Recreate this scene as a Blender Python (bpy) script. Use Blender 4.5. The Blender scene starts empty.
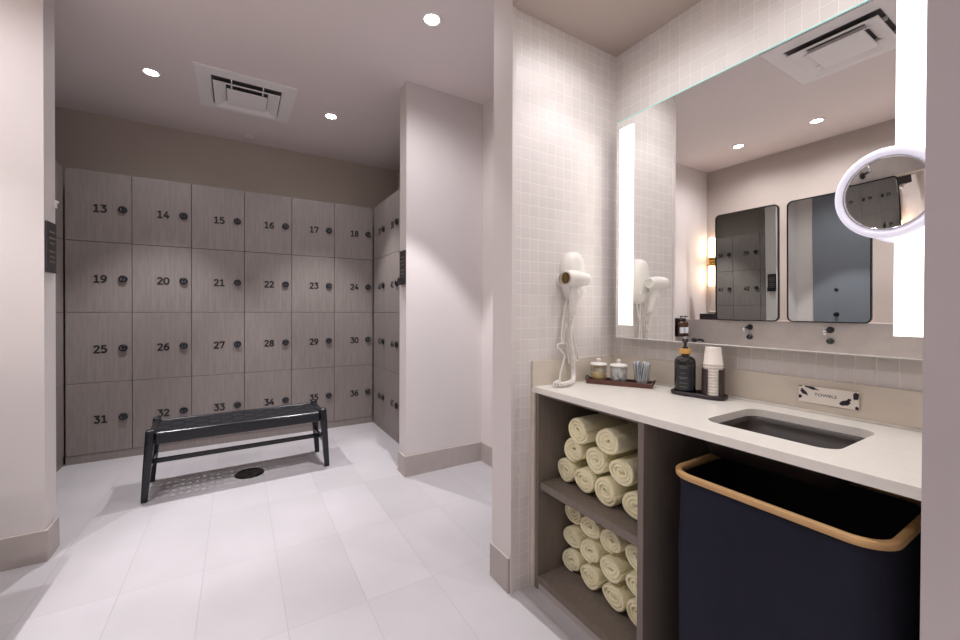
import bpy, bmesh, math, random
from mathutils import Vector, Matrix
PI = math.pi
C = bpy.context.scene.collection
sc = bpy.context.scene

# ------------------------------------------------------------------ materials
def lin(c):
    return tuple(((v/255)/12.92 if v/255 <= .04045 else ((v/255+.055)/1.055)**2.4) for v in c)

def base_mat(name):
    m = bpy.data.materials.new(name); m.use_nodes = True
    nt = m.node_tree; b = nt.nodes['Principled BSDF']
    return m, nt, b

def mat(name, col, rough=.5, metal=0., nscale=0, namt=0., bump=0., bscale=None, stretch=(1,1,1), spec=.5):
    m, nt, b = base_mat(name)
    c = lin(col)
    b.inputs['Base Color'].default_value = (*c, 1)
    b.inputs['Roughness'].default_value = rough
    b.inputs['Metallic'].default_value = metal
    b.inputs['Specular IOR Level'].default_value = spec
    if namt or bump:
        tc = nt.nodes.new('ShaderNodeTexCoord'); mp = nt.nodes.new('ShaderNodeMapping')
        mp.inputs['Scale'].default_value = stretch
        nt.links.new(tc.outputs['Object'], mp.inputs['Vector'])
    if namt:
        n = nt.nodes.new('ShaderNodeTexNoise'); n.inputs['Scale'].default_value = nscale
        n.inputs['Detail'].default_value = 5
        nt.links.new(mp.outputs[0], n.inputs['Vector'])
        r = nt.nodes.new('ShaderNodeValToRGB')
        r.color_ramp.elements[0].position = .3; r.color_ramp.elements[1].position = .7
        r.color_ramp.elements[0].color = (*[v*(1-namt) for v in c], 1)
        r.color_ramp.elements[1].color = (*[min(1, v*(1+namt)) for v in c], 1)
        nt.links.new(n.outputs['Fac'], r.inputs['Fac'])
        nt.links.new(r.outputs['Color'], b.inputs['Base Color'])
    if bump:
        n2 = nt.nodes.new('ShaderNodeTexNoise'); n2.inputs['Scale'].default_value = bscale or nscale
        n2.inputs['Detail'].default_value = 3
        nt.links.new(mp.outputs[0], n2.inputs['Vector'])
        bp = nt.nodes.new('ShaderNodeBump'); bp.inputs['Strength'].default_value = bump
        bp.inputs['Distance'].default_value = .004
        nt.links.new(n2.outputs['Fac'], bp.inputs['Height'])
        nt.links.new(bp.outputs['Normal'], b.inputs['Normal'])
    return m

def emis(name, col, strength):
    m, nt, b = base_mat(name)
    c = lin(col)
    b.inputs['Base Color'].default_value = (*c, 1)
    b.inputs['Emission Color'].default_value = (*c, 1)
    b.inputs['Emission Strength'].default_value = strength
    return m

def glass(name, col, rough=.0, alpha=.25):
    """thin clear glass or plastic wall"""
    m, nt, b = base_mat(name)
    out = nt.nodes['Material Output']
    t = nt.nodes.new('ShaderNodeBsdfTransparent'); t.inputs[0].default_value = (*lin(col), 1)
    g = nt.nodes.new('ShaderNodeBsdfGlossy'); g.inputs['Roughness'].default_value = rough
    f = nt.nodes.new('ShaderNodeLayerWeight'); f.inputs['Blend'].default_value = .25
    pw = nt.nodes.new('ShaderNodeMath'); pw.operation = 'POWER'; pw.inputs[1].default_value = 2
    nt.links.new(f.outputs['Facing'], pw.inputs[0])
    a = nt.nodes.new('ShaderNodeMath'); a.operation = 'MULTIPLY_ADD'; a.inputs[1].default_value = .5; a.inputs[2].default_value = alpha*.3
    nt.links.new(pw.outputs[0], a.inputs[0])
    mx = nt.nodes.new('ShaderNodeMixShader')
    nt.links.new(a.outputs[0], mx.inputs[0]); nt.links.new(t.outputs[0], mx.inputs[1]); nt.links.new(g.outputs[0], mx.inputs[2])
    nt.links.new(mx.outputs[0], out.inputs['Surface'])
    return m

def tile_mat(name, axes, size, off, col, grout, rough=.3, mortar=.0016, var=.03, bumpd=.0012, size2=None, cloud=.0):
    """square tiles laid in a plain grid; axes picks the two object axes of the face"""
    m, nt, b = base_mat(name)
    tc = nt.nodes.new('ShaderNodeTexCoord'); sp = nt.nodes.new('ShaderNodeSeparateXYZ')
    nt.links.new(tc.outputs['Object'], sp.inputs[0])
    cb = nt.nodes.new('ShaderNodeCombineXYZ')
    for i, a in enumerate(axes):
        ad = nt.nodes.new('ShaderNodeMath'); ad.operation = 'SUBTRACT'; ad.inputs[1].default_value = off[i]-100*(size if i == 0 else (size2 or size))
        nt.links.new(sp.outputs[a], ad.inputs[0]); nt.links.new(ad.outputs[0], cb.inputs[i])
    br = nt.nodes.new('ShaderNodeTexBrick')
    br.offset = 0; br.squash = 1
    br.inputs['Scale'].default_value = 1
    br.inputs['Brick Width'].default_value = size
    br.inputs['Row Height'].default_value = size2 or size
    br.inputs['Mortar Size'].default_value = mortar
    br.inputs['Mortar Smooth'].default_value = .3
    br.inputs['Bias'].default_value = 0
    c = lin(col)
    br.inputs['Color1'].default_value = (*[v*(1-var) for v in c], 1)
    br.inputs['Color2'].default_value = (*[min(1, v*(1+var)) for v in c], 1)
    br.inputs['Mortar'].default_value = (*lin(grout), 1)
    nt.links.new(cb.outputs[0], br.inputs['Vector'])
    src = br.outputs['Color']
    if cloud:
        n = nt.nodes.new('ShaderNodeTexNoise'); n.inputs['Scale'].default_value = 2.2; n.inputs['Detail'].default_value = 6
        nt.links.new(tc.outputs['Object'], n.inputs['Vector'])
        r = nt.nodes.new('ShaderNodeValToRGB')
        r.color_ramp.elements[0].position = .35; r.color_ramp.elements[1].position = .7
        r.color_ramp.elements[0].color = (1-cloud, 1-cloud, 1-cloud, 1); r.color_ramp.elements[1].color = (1, 1, 1, 1)
        nt.links.new(n.outputs['Fac'], r.inputs['Fac'])
        mx = nt.nodes.new('ShaderNodeMixRGB'); mx.blend_type = 'MULTIPLY'; mx.inputs[0].default_value = 1
        nt.links.new(src, mx.inputs[1]); nt.links.new(r.outputs[0], mx.inputs[2]); src = mx.outputs[0]
    nt.links.new(src, b.inputs['Base Color'])
    inv = nt.nodes.new('ShaderNodeMath'); inv.operation = 'SUBTRACT'; inv.inputs[0].default_value = 1
    nt.links.new(br.outputs['Fac'], inv.inputs[1])
    bp = nt.nodes.new('ShaderNodeBump'); bp.inputs['Strength'].default_value = .5; bp.inputs['Distance'].default_value = bumpd
    nt.links.new(inv.outputs[0], bp.inputs['Height']); nt.links.new(bp.outputs['Normal'], b.inputs['Normal'])
    b.inputs['Roughness'].default_value = rough
    return m

TS = .0485
M = dict(
    wall=mat('painted wall', (222, 214, 212), .7, nscale=3, namt=.015, bump=.05, bscale=220),
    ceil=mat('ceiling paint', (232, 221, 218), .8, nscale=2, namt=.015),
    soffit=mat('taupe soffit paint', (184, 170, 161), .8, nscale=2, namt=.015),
    opp=mat('opposite wall with painted shade', (190, 178, 171), .8, nscale=2, namt=.015),  # darker wall paint: shade of the reflected wall is put into the colour
    wall_shade=mat('right wall with painted shade', (188, 178, 180), .75, nscale=2, namt=.015),  # same wall paint, with the right wall's shade put into the colour
    back=mat('taupe wall', (190, 178, 168), .75, nscale=3, namt=.02),
    base=mat('taupe stone skirting', (182, 172, 167), .5, nscale=9, namt=.06),
    floor=tile_mat('pale floor tiles', (0, 1), .295, (.75, 1.645), (194, 190, 193), (178, 173, 176), .42, .0016, .045, .0005, .57, .10),
    tileY=tile_mat('mosaic facing the room', (0, 2), TS, (.987, .976), (222, 215, 212), (240, 235, 231), .5),
    tileX=tile_mat('mosaic behind mirror', (1, 2), TS, (1.38, .976), (222, 215, 212), (240, 235, 231), .5),
    splash=mat('beige stone splashback', (216, 206, 192), .45, nscale=7, namt=.06, stretch=(1, 1, 2)),
    counter=mat('white quartz', (242, 238, 230), .3, nscale=40, namt=.02),
    lock_wood=mat('grey wood grain', (140, 131, 127), .55, nscale=9, namt=.11, bump=.15, bscale=12, stretch=(7, 7, .55)),
    lock_side=mat('grey carcass', (92, 84, 80), .6, nscale=8, namt=.1, stretch=(6, 6, .6)),
    black=mat('black plastic', (24, 24, 28), .35),
    numblack=mat('black lettering', (30, 26, 28), .5),
    dial=mat('grey dial', (92, 92, 100), .3, .4),
    bench=mat('black stained wood', (17, 19, 26), .27, nscale=20, namt=.2, stretch=(1, 6, 6)),
    leather=mat('black leather', (20, 23, 30), .42, nscale=60, namt=.15, bump=.15, bscale=300),
    cab=mat('taupe laminate', (122, 111, 103), .55, nscale=10, namt=.08, stretch=(6, 6, .6)),
    towel=mat('cream terry', (255, 244, 208), .95, nscale=90, namt=.05, bump=.8, bscale=260, spec=.1),
    fabric=mat('navy black canvas', (36, 36, 50), .85, nscale=6, namt=.15, bump=.35, bscale=420, spec=.2),
    liner=mat('black lining', (16, 16, 24), .8, bump=.4, bscale=14),
    rim=mat('bamboo', (206, 164, 112), .45, nscale=14, namt=.12, stretch=(3, .6, 6)),
    white=mat('white plastic', (236, 232, 226), .35),
    whitem=mat('white enamel', (242, 237, 236), .45),
    slot=mat('dark duct', (92, 88, 92), .8),
    gold=mat('brass', (190, 150, 70), .3, .9),
    chrome=mat('chrome', (215, 215, 220), .12, 1),
    dark=mat('dark metal', (38, 36, 38), .35, .6),
    traywood=mat('dark red wood', (92, 56, 46), .4, nscale=14, namt=.25, stretch=(1, 6, 6)),
    traydark=mat('dark resin tray', (48, 38, 42), .25, nscale=30, namt=.3),
    amber=mat('dark amber glass', (30, 30, 30), .12),
    amber2=mat('amber glass', (78, 48, 32), .15),
    label=mat('black label', (38, 40, 44), .5),
    labelw=mat('white label', (222, 224, 230), .5),
    collar=mat('pale wood collar', (214, 164, 92), .5, nscale=30, namt=.1),
    paper=mat('white paper', (240, 232, 222), .8),
    holder=mat('dark brown holder', (62, 46, 48), .35),
    swab=mat('cotton swab tips', (232, 196, 136), .9, nscale=160, namt=.25, bump=.6, bscale=200),
    cotton=mat('cotton balls', (240, 234, 232), .95, nscale=60, namt=.06, bump=.6, bscale=90),
    pack=mat('white blue wrapper', (226, 228, 236), .35, nscale=40, namt=.05),
    ink=mat('slate print', (72, 78, 92), .5),
    spot=mat('black purple patch', (34, 26, 46), .6),
    sinkm=mat('dark bronze basin', (52, 44, 41), .4, nscale=16, namt=.1),
    sinkrim=mat('basin rim stone', (176, 168, 152), .4),
    door=mat('blue grey door', (128, 132, 142), .5),
    sign=mat('charcoal plaque', (52, 46, 48), .5),
    signtx=mat('grey plaque lettering', (120, 112, 110), .5),
    teal=mat('green glass edge', (150, 226, 216), .2),  # glow of the lit glass edge is put into the bright colour
    frost=glass('clear jar glass', (246, 248, 248), .02, .3),
    acryl=mat('clear acrylic ring', (226, 226, 236), .15),
    metalw=mat('drain plate', (22, 20, 20), .35, .5),
)
def mirror_mat(name, v):
    m, nt, b = base_mat(name)
    b.inputs['Base Color'].default_value = (*v, 1); b.inputs['Metallic'].default_value = 1; b.inputs['Roughness'].default_value = 0.0
    return m
M['mirror'] = mirror_mat('mirror silver', (.86, .86, .85))
M['mirrort'] = mirror_mat('grey tinted mirror', (.72, .76, .73))
M['led'] = emis('frosted led strip', (255, 251, 244), 1.5)
M['ring'] = emis('lit acrylic ring', (236, 234, 250), .22)
M['lens'] = emis('downlight lens', (255, 252, 250), 25)
M['tube'] = emis('sconce glass', (255, 226, 190), 5.0)

# ------------------------------------------------------------------ mesh helpers
def bx(bm, x0, x1, y0, y1, z0, z1, bev=0, seg=2, mi=0):
    t = bmesh.new()
    bmesh.ops.create_cube(t, size=1)
    for v in t.verts:
        v.co = Vector(((x0+x1)/2+v.co.x*(x1-x0), (y0+y1)/2+v.co.y*(y1-y0), (z0+z1)/2+v.co.z*(z1-z0)))
    if bev:
        bmesh.ops.bevel(t, geom=t.edges[:], offset=bev, segments=seg, affect='EDGES', profile=.5)
    merge(bm, t, mi)

def merge(bm, t, mi=0, mtx=None):
    if mtx is not None: bmesh.ops.transform(t, matrix=mtx, verts=t.verts[:])
    vm = {v: bm.verts.new(v.co) for v in t.verts}
    for f in t.faces:
        try:
            nf = bm.faces.new([vm[v] for v in f.verts]); nf.material_index = mi; nf.smooth = f.smooth
        except ValueError: pass
    t.free()

def lathe(bm, prof, seg=32, mtx=None, mi=0, cap0=True, cap1=True, smooth=True):
    """prof: list of (r, z)"""
    t = bmesh.new(); rings = []
    for r, z in prof:
        if r < 1e-6: rings.append([t.verts.new((0, 0, z))])
        else: rings.append([t.verts.new((r*math.cos(2*PI*i/seg), r*math.sin(2*PI*i/seg), z)) for i in range(seg)])
    for a, b in zip(rings, rings[1:]):
        for i in range(seg):
            j = (i+1) % seg
            if len(a) == 1 and len(b) == 1: continue
            if len(a) == 1: f = t.faces.new((a[0], b[i], b[j]))
            elif len(b) == 1: f = t.faces.new((a[i], a[j], b[0]))
            else: f = t.faces.new((a[i], a[j], b[j], b[i]))
            f.smooth = smooth
    if cap0 and len(rings[0]) > 1: t.faces.new(rings[0][::-1])
    if cap1 and len(rings[-1]) > 1: t.faces.new(rings[-1])
    bmesh.ops.recalc_face_normals(t, faces=t.faces[:])
    merge(bm, t, mi, mtx)

def tube(bm, pts, r, seg=8, mi=0, closed=False):
    pts = [Vector(p) for p in pts]
    t = bmesh.new(); rings = []; n = len(pts)
    up = Vector((0, 0, 1)); prev = None
    for i, p in enumerate(pts):
        if closed: d = pts[(i+1) % n]-pts[i-1]
        else: d = pts[min(i+1, n-1)]-pts[max(i-1, 0)]
        d.normalize()
        if prev is None:
            a = up if abs(d.z) < .9 else Vector((1, 0, 0))
            u = d.cross(a).normalized()
        else:
            u = (prev-d*prev.dot(d)).normalized()
        prev = u; w = d.cross(u)
        rr = r[i] if isinstance(r, (list, tuple)) else r
        rings.append([t.verts.new(p+(u*math.cos(2*PI*k/seg)+w*math.sin(2*PI*k/seg))*rr) for k in range(seg)])
    pairs = list(zip(rings, rings[1:]))+([(rings[-1], rings[0])] if closed else [])
    for a, b in pairs:
        for k in range(seg):
            f = t.faces.new((a[k], a[(k+1) % seg], b[(k+1) % seg], b[k])); f.smooth = True
    if not closed:
        t.faces.new(rings[0][::-1]); t.faces.new(rings[-1])
    bmesh.ops.recalc_face_normals(t, faces=t.faces[:])
    merge(bm, t, mi)

def spline(pts, n=8):
    pts = [Vector(p) for p in pts]; out = []
    for i in range(len(pts)-1):
        p0 = pts[max(i-1, 0)]; p1 = pts[i]; p2 = pts[i+1]; p3 = pts[min(i+2, len(pts)-1)]
        for k in range(n):
            t = k/n
            out.append(.5*((2*p1)+(p2-p0)*t+(2*p0-5*p1+4*p2-p3)*t*t+(3*p1-p0-3*p2+p3)*t**3))
    out.append(pts[-1]); return out

def rrect(x0, x1, y0, y1, r, n=6):
    """rounded rectangle outline, counter-clockwise"""
    o = []
    for cx, cy, a in ((x1-r, y1-r, 0), (x0+r, y1-r, PI/2), (x0+r, y0+r, PI), (x1-r, y0+r, 1.5*PI)):
        for k in range(n+1):
            t = a+k/n*PI/2
            o.append((cx+r*math.cos(t), cy+r*math.sin(t)))
    return o

def slab(bm, outline, z0, z1, hole=None, mi=0, bev=0):
    """vertical extrusion of an outline in xy, with an optional hole"""
    t = bmesh.new()
    lo = [t.verts.new((x, y, z0)) for x, y in outline]; hi = [t.verts.new((x, y, z1)) for x, y in outline]
    n = len(outline)
    for i in range(n):
        t.faces.new((lo[i], lo[(i+1) % n], hi[(i+1) % n], hi[i]))
    if hole:
        hl = [t.verts.new((x, y, z0)) for x, y in hole]; hh = [t.verts.new((x, y, z1)) for x, y in hole]
        k = len(hole)
        for i in range(k):
            t.faces.new((hl[(i+1) % k], hl[i], hh[i], hh[(i+1) % k]))
        for A, B in ((lo, hl), (hi, hh)):
            es = []
            for L in (A, B):
                for i in range(len(L)):
                    e = t.edges.get((L[i], L[(i+1) % len(L)]))
                    es.append(e)
            bmesh.ops.triangle_fill(t, edges=es, use_beauty=True)
    else:
        t.faces.new(lo[::-1]); t.faces.new(hi)
    bmesh.ops.recalc_face_normals(t, faces=t.faces[:])
    merge(bm, t, mi)

def ring_loft(bm, outlines, mi=0, cap_last=False, smooth=True):
    """outlines: list of lists of 3D points, same length, lofted in order"""
    t = bmesh.new(); R = [[t.verts.new(p) for p in o] for o in outlines]
    for a, b in zip(R, R[1:]):
        n = len(a)
        for i in range(n):
            f = t.faces.new((a[i], a[(i+1) % n], b[(i+1) % n], b[i])); f.smooth = smooth
    if cap_last: t.faces.new(R[-1])
    bmesh.ops.recalc_face_normals(t, faces=t.faces[:])
    merge(bm, t, mi)

def obj(name, bm, mats, parent=None, mtx=None, smooth_angle=None):
    me = bpy.data.meshes.new(name)
    bm.to_mesh(me); bm.free()
    for m in (mats if isinstance(mats, (list, tuple)) else [mats]): me.materials.append(m)
    o = bpy.data.objects.new(name, me); C.objects.link(o)
    if parent is not None: o.parent = parent
    if mtx is not None: o.matrix_local = mtx
    return o

def nb(): return bmesh.new()

def tag(o, label, cat, group=None, kind=None):
    o['label'] = label; o['category'] = cat
    if group: o['group'] = group
    if kind: o['kind'] = kind
    return o

def thing(name, label, cat, loc=(0, 0, 0), rz=0, group=None):
    o = bpy.data.objects.new(name, None); C.objects.link(o)
    o.empty_display_size = .05
    o.location = loc; o.rotation_euler = (0, 0, rz)
    return tag(o, label, cat, group)

def struct(name, bm, mats, label, cat='wall'):
    o = obj(name, bm, mats)
    o['kind'] = 'structure'; o['label'] = label; o['category'] = cat
    return o

DIG = {
 '0': [[(.3, 1), (.1, .9), (.02, .7), (.02, .3), (.1, .1), (.3, 0), (.5, .1), (.58, .3), (.58, .7), (.5, .9), (.3, 1), (.1, .9)]],
 '1': [[(.08, .84), (.32, 1), (.32, 0)], [(.06, 0), (.58, 0)]],
 '2': [[(.04, .82), (.14, .96), (.32, 1), (.5, .92), (.55, .74), (.46, .54), (.04, 0), (.6, 0)]],
 '3': [[(.05, 1), (.56, 1), (.27, .62), (.46, .58), (.58, .42), (.57, .2), (.44, .04), (.26, 0), (.04, .1)]],
 '4': [[(.40, 1), (.02, .27), (.62, .27)], [(.45, .52), (.45, 0)]],
 '5': [[(.53, 1), (.13, 1), (.09, .58), (.34, .62), (.53, .5), (.58, .3), (.5, .1), (.3, 0), (.04, .08)]],
 '6': [[(.52, .98), (.3, .94), (.1, .7), (.03, .34), (.1, .1), (.3, 0), (.5, .1), (.57, .3), (.5, .52), (.3, .6), (.1, .48), (.03, .34)]],
 '7': [[(.03, .84), (.03, 1), (.59, 1), (.22, 0)]],
 '8': [[(.3, .55), (.1, .66), (.07, .82), (.15, .95), (.3, 1), (.45, .95), (.53, .82), (.5, .66), (.3, .55), (.1, .45), (.02, .27), (.1, .07), (.3, 0), (.5, .07), (.58, .27), (.5, .45), (.3, .55), (.1, .66)]],
 '9': [[(.08, .02), (.3, .06), (.5, .3), (.57, .66), (.5, .9), (.3, 1), (.1, .9), (.03, .7), (.1, .48), (.3, .4), (.5, .52), (.57, .66)]],
}
def digits_bm(body, h, wgt, depth):
    """painted numerals built from broad strokes; flat in xz, facing -y, centred"""
    bm = bmesh.new(); adv = .82*h; x0 = -(len(body)*adv-.2*h)/2; cnt = 0
    for ch in body:
        for st in DIG[ch]:
            p = [Vector((x0+u*h, 0, (v-.5)*h)) for u, v in st]
            for a, b in zip(p, p[1:]):
                d = (b-a).normalized(); n_ = Vector((-d.z, 0, d.x))*wgt/2; e = d*wgt*.30
                q = [a-e+n_, b+e+n_, b+e-n_, a-e-n_]; cnt += 1; k = -depth-cnt*.000004
                f1 = [bm.verts.new(v+Vector((0, k, 0))) for v in q]; f0 = [bm.verts.new(v) for v in q]
                bm.faces.new(f1)
                for i in range(4): bm.faces.new((f0[i], f0[(i+1) % 4], f1[(i+1) % 4], f1[i]))
        x0 += adv
    bmesh.ops.recalc_face_normals(bm, faces=bm.faces[:])
    return bm

def text_bm(body, size, extrude=.001, weight=.0):
    cu = bpy.data.curves.new('txt', 'FONT'); cu.body = body; cu.size = size
    cu.align_x = 'CENTER'; cu.align_y = 'CENTER'; cu.extrude = extrude; cu.offset = weight
    o = bpy.data.objects.new('txt', cu); C.objects.link(o)
    bpy.context.view_layer.update()
    me = bpy.data.meshes.new_from_object(o.evaluated_get(bpy.context.evaluated_depsgraph_get()))
    bm = bmesh.new(); bm.from_mesh(me)
    bpy.data.objects.remove(o); bpy.data.curves.remove(cu); bpy.data.meshes.remove(me)
    return bm
RX90 = Matrix.Rotation(PI/2, 4, 'X')
def T(x, y, z): return Matrix.Translation((x, y, z))

# ------------------------------------------------------------------ dimensions
CZ = 2.832                      # ceiling
SZ = 2.47                       # soffit over the vanity
Yt = 1.38                       # tiled side wall of the vanity alcove
Yr = .192                       # right side wall of the alcove
Xw = 1.625                      # wall behind the mirror
Xm = 1.551                      # mirror face
Xc = 1.098                      # counter front edge
zc = .868                       # counter top
Xe = .987                       # ends of the alcove side walls
Yl = 4.235                      # faces of the back lockers
Xa, W = -1.126, .3921
XrL = Xa+6*W                    # faces of the right-hand lockers (1.227)

def wallbox(name, x0, x1, y0, y1, z0, z1, m, label, cat='wall', facemat=None):
    bm = nb(); bx(bm, x0, x1, y0, y1, z0, z1)
    mats = [m]
    if facemat:
        mats.append(facemat[1])
        bm.faces.ensure_lookup_table(); bmesh.ops.recalc_face_normals(bm, faces=bm.faces[:])
        for f in bm.faces:
            if f.normal.dot(Vector(facemat[0])) > .9: f.material_index = 1
    return struct(name, bm, mats, label, cat)

# floor and ceilings
wallbox('floor', -1.76, 1.84, -1.6, 4.66, -.08, 0, M['floor'], 'pale pinkish stone tile floor', 'floor')
wallbox('ceiling', -1.76, 1.84, -1.6, 4.66, CZ, CZ+.06, M['ceil'], 'smooth taupe painted ceiling with downlights', 'ceiling')
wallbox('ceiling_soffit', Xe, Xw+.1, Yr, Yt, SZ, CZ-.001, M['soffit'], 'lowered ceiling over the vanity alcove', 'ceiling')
# walls
wallbox('wall_back', -1.6, 1.7, 4.56, 4.66, 0, CZ, M['back'], 'taupe wall above the back row of lockers')
wallbox('wall_locker_right', 1.6, 1.7, 2.869, 4.56, 0, CZ, M['back'], 'taupe wall behind the right-hand lockers')
wallbox('wall_locker_left', -1.6, -1.5, 2.83, 4.56, 0, CZ, M['back'], 'taupe wall behind the left-hand lockers')
wallbox('wall_left', -1.66, -.785, 2.69, 2.828, 0, CZ, M['wall'], 'cream wall end on the left of the opening')
wallbox('wall_pillar', 1.031, 1.668, 2.733, 2.868, 0, CZ, M['wall'], 'cream wall right of the lockers')
wallbox('wall_corridor', 1.668, 1.76, 1.525, 2.829, 0, CZ, M['wall'], 'cream side wall of the recess beside the tiled wall')
wallbox('wall_tiled', Xe, Xw+.1, Yt, 1.523, 0, CZ, M['wall'], 'wall of small pale square tiles holding the hair dryer', facemat=((0, -1, 0), M['tileY']))
wallbox('wall_mirror', Xw, Xw+.1, Yr, Yt, 0, SZ, M['tileX'], 'tiled wall behind the large mirror')
wallbox('wall_right', Xe, Xw+.1, -1.5, Yr, 0, CZ, M['wall_shade'], 'painted wall end at the right edge, shade put into its colour', facemat=((0, 1, 0), M['tileY']))
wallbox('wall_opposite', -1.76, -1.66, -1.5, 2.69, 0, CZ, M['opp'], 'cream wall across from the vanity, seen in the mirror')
wallbox('wall_rear', -1.76, Xw+.1, -1.6, -1.5, 0, CZ, M['wall'], 'wall behind the viewer')
wallbox('wall_ledge', -1.66, -1.27, -1.5, 2.69, 0, 1.10, M['base'], 'taupe half-height ledge wall across from the vanity, seen in the mirror')
# edge trim of the tiled wall and right wall
wallbox('trim_1', Xe-.002, Xe+.016, Yt-.006, Yt, 0, SZ, M['wall'], 'cream edge strip of the tiled wall', 'trim')
# skirtings
BH = .148
def skirt(name, boxes, label):
    bm = nb()
    for b in boxes: bx(bm, *b, .0015, 1)
    return struct(name, bm, M['base'], label, 'baseboard')
t = .012
skirt('baseboard_left', [(-1.26, -.785+t, 2.69-t, 2.69, 0, BH), (-.785, -.785+t, 2.69, 2.828, 0, BH)], 'taupe stone skirting around the left wall end')
skirt('baseboard_pillar', [(1.031-t, 1.668-t, 2.733-t, 2.733, 0, BH), (1.031-t, 1.031, 2.733, 2.868, 0, BH), (1.668-t, 1.668, 2.525, 2.733, 0, BH)], 'taupe stone skirting under the wall right of the lockers')
skirt('baseboard_tiled', [(Xe-t, Xe, Yt+.002, 1.523, 0, BH)], 'taupe stone skirting at the end of the tiled wall')
skirt('baseboard_right', [(Xe-t, Xe, -1.5, Yr-.002, 0, BH)], 'taupe stone skirting of the right wall')
# door in the recess (seen in the mirrors)
bm = nb(); bx(bm, 1.642, 1.668, 1.56, 2.52, .01, 2.76, .003)
d1 = struct('door_1', bm, M['door'], 'blue grey door in the recess, seen only in reflections', 'door')
bm = nb(); lathe(bm, [(.03, 0), (.03, .008), (.012, .012), (.012, .045), (.022, .05), (.022, .06), (0, .06)], 20, Matrix.Rotation(-PI/2, 4, 'Y'))
obj('door_knob', bm, M['dark'], d1, T(1.642, 2.25, 1.02))
bm = nb(); lathe(bm, [(.024, 0), (.024, .006), (.0, .006)], 20, Matrix.Rotation(-PI/2, 4, 'Y'))
obj('occupancy_dial', bm, M['black'], d1, T(1.642, 2.25, 1.37))

# ------------------------------------------------------------------ lockers
RH = .5518; Z0 = .066
LD = .31
def proto_meshes():
    g = .0018
    bm = nb()                                     # carcass: an open-fronted box behind the door
    w, h = W, RH
    bx(bm, .001, .016, .02, LD, .001, h-.001); bx(bm, w-.016, w-.001, .02, LD, .001, h-.001)
    bx(bm, .016, w-.016, .02, LD, .001, .016); bx(bm, .016, w-.016, .02, LD, h-.016, h-.001)
    bx(bm, .016, w-.016, LD-.01, LD, .016, h-.016)
    body = obj('body', bm, M['lock_side'])
    bm = nb(); bx(bm, g, w-g, 0, .018, g, h-g, .0012, 1)
    door = obj('door', bm, M['lock_wood'])
    bm = nb()
    lathe(bm, [(.027, 0), (.028, .004), (.028, .014), (.024, .019), (.018, .019)], 28, RX90, cap1=False)
    lathe(bm, [(.018, .019), (.016, .015), (.0, .015)], 28, RX90, 1, cap0=False)
    bx(bm, -.004, .004, -.022, -.014, -.014, .014, .001, 1)
    lk = obj('lock', bm, [M['black'], M['dial']])
    return body, door, lk
pb, pd, pl = proto_meshes()
def locker(num, loc, rz, label, group):
    root = thing('locker', label, 'locker', loc, rz, group)
    b = pb.copy(); C.objects.link(b); b.parent = root; b.name = 'body'
    d = pd.copy(); C.objects.link(d); d.parent = root; d.name = 'door'
    l = pl.copy(); C.objects.link(l); l.parent = d; l.location = (.338, 0, RH*.485); l.name = 'lock'
    bm = digits_bm(str(num), .052, .0125, .0015)
    n = obj('number', bm, M['numblack'], d); n.location = (.2, 0, RH*.475)
    return root
for r in range(4):
    z = Z0+(3-r)*RH
    for c in range(6):
        n = 13+r*6+c
        locker(n, (Xa+c*W, Yl, z), 0, f'grey wood-grain locker with number {n} beside its round black lock, back wall', 'lockers on the back wall')
    for c in range(3):
        n = 37+r*3+c
        locker(n, (XrL, Yl-.032-c*W, z), -PI/2, f'grey wood-grain locker with number {n} in the right-hand bank, beside the cream wall', 'lockers on the right-hand side')
        n = 1+r*3+c
        locker(n, (-1.133, Yl-.2-(3-c)*W, z), PI/2, f'grey wood-grain locker with number {n} in the left-hand bank behind the left wall end', 'lockers on the left-hand side')
for p in (pb, pd, pl): bpy.data.objects.remove(p)
def plinth(nm, b, label):
    bm = nb(); bx(bm, *b); struct(nm, bm, M['lock_wood'], label, 'plinth')
plinth('trim_2', (Xa, Xa+6*W, Yl+.004, Yl+LD, 0, Z0), 'grey kickboard under the back lockers')
plinth('trim_3', (XrL+.004, XrL+LD, 2.87, Yl-.002, 0, Z0), 'grey kickboard under the right-hand lockers')
plinth('trim_4', (-1.133-LD, -1.137, 2.86, Yl-.002, 0, Z0), 'grey kickboard under the left-hand lockers')
def filler(nm, b, label):
    bm = nb(); bx(bm, *b); struct(nm, bm, M['lock_side'], label, 'trim')
filler('trim_5', (XrL+.006, XrL+.03, Yl-.03, Yl-.001, Z0, Z0+4*RH), 'dark corner filler strip between back and right-hand lockers')
bm = nb()
for k in range(4): bx(bm, XrL, XrL+.02, 2.87, 3.024, Z0+k*RH+.0018, Z0+(k+1)*RH-.0018, .001, 1)
struct('trim_10', bm, M['lock_wood'], 'grey wood-grain filler panels between right-hand lockers and cream wall', 'trim')
bm = nb()
for k in range(4): bx(bm, -1.153, -1.133, Yl-.198, Yl-.004, Z0+k*RH+.0018, Z0+(k+1)*RH-.0018, .001, 1)
struct('trim_6', bm, M['lock_wood'], 'grey wood-grain filler panels in the left corner of the lockers', 'trim')

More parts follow.
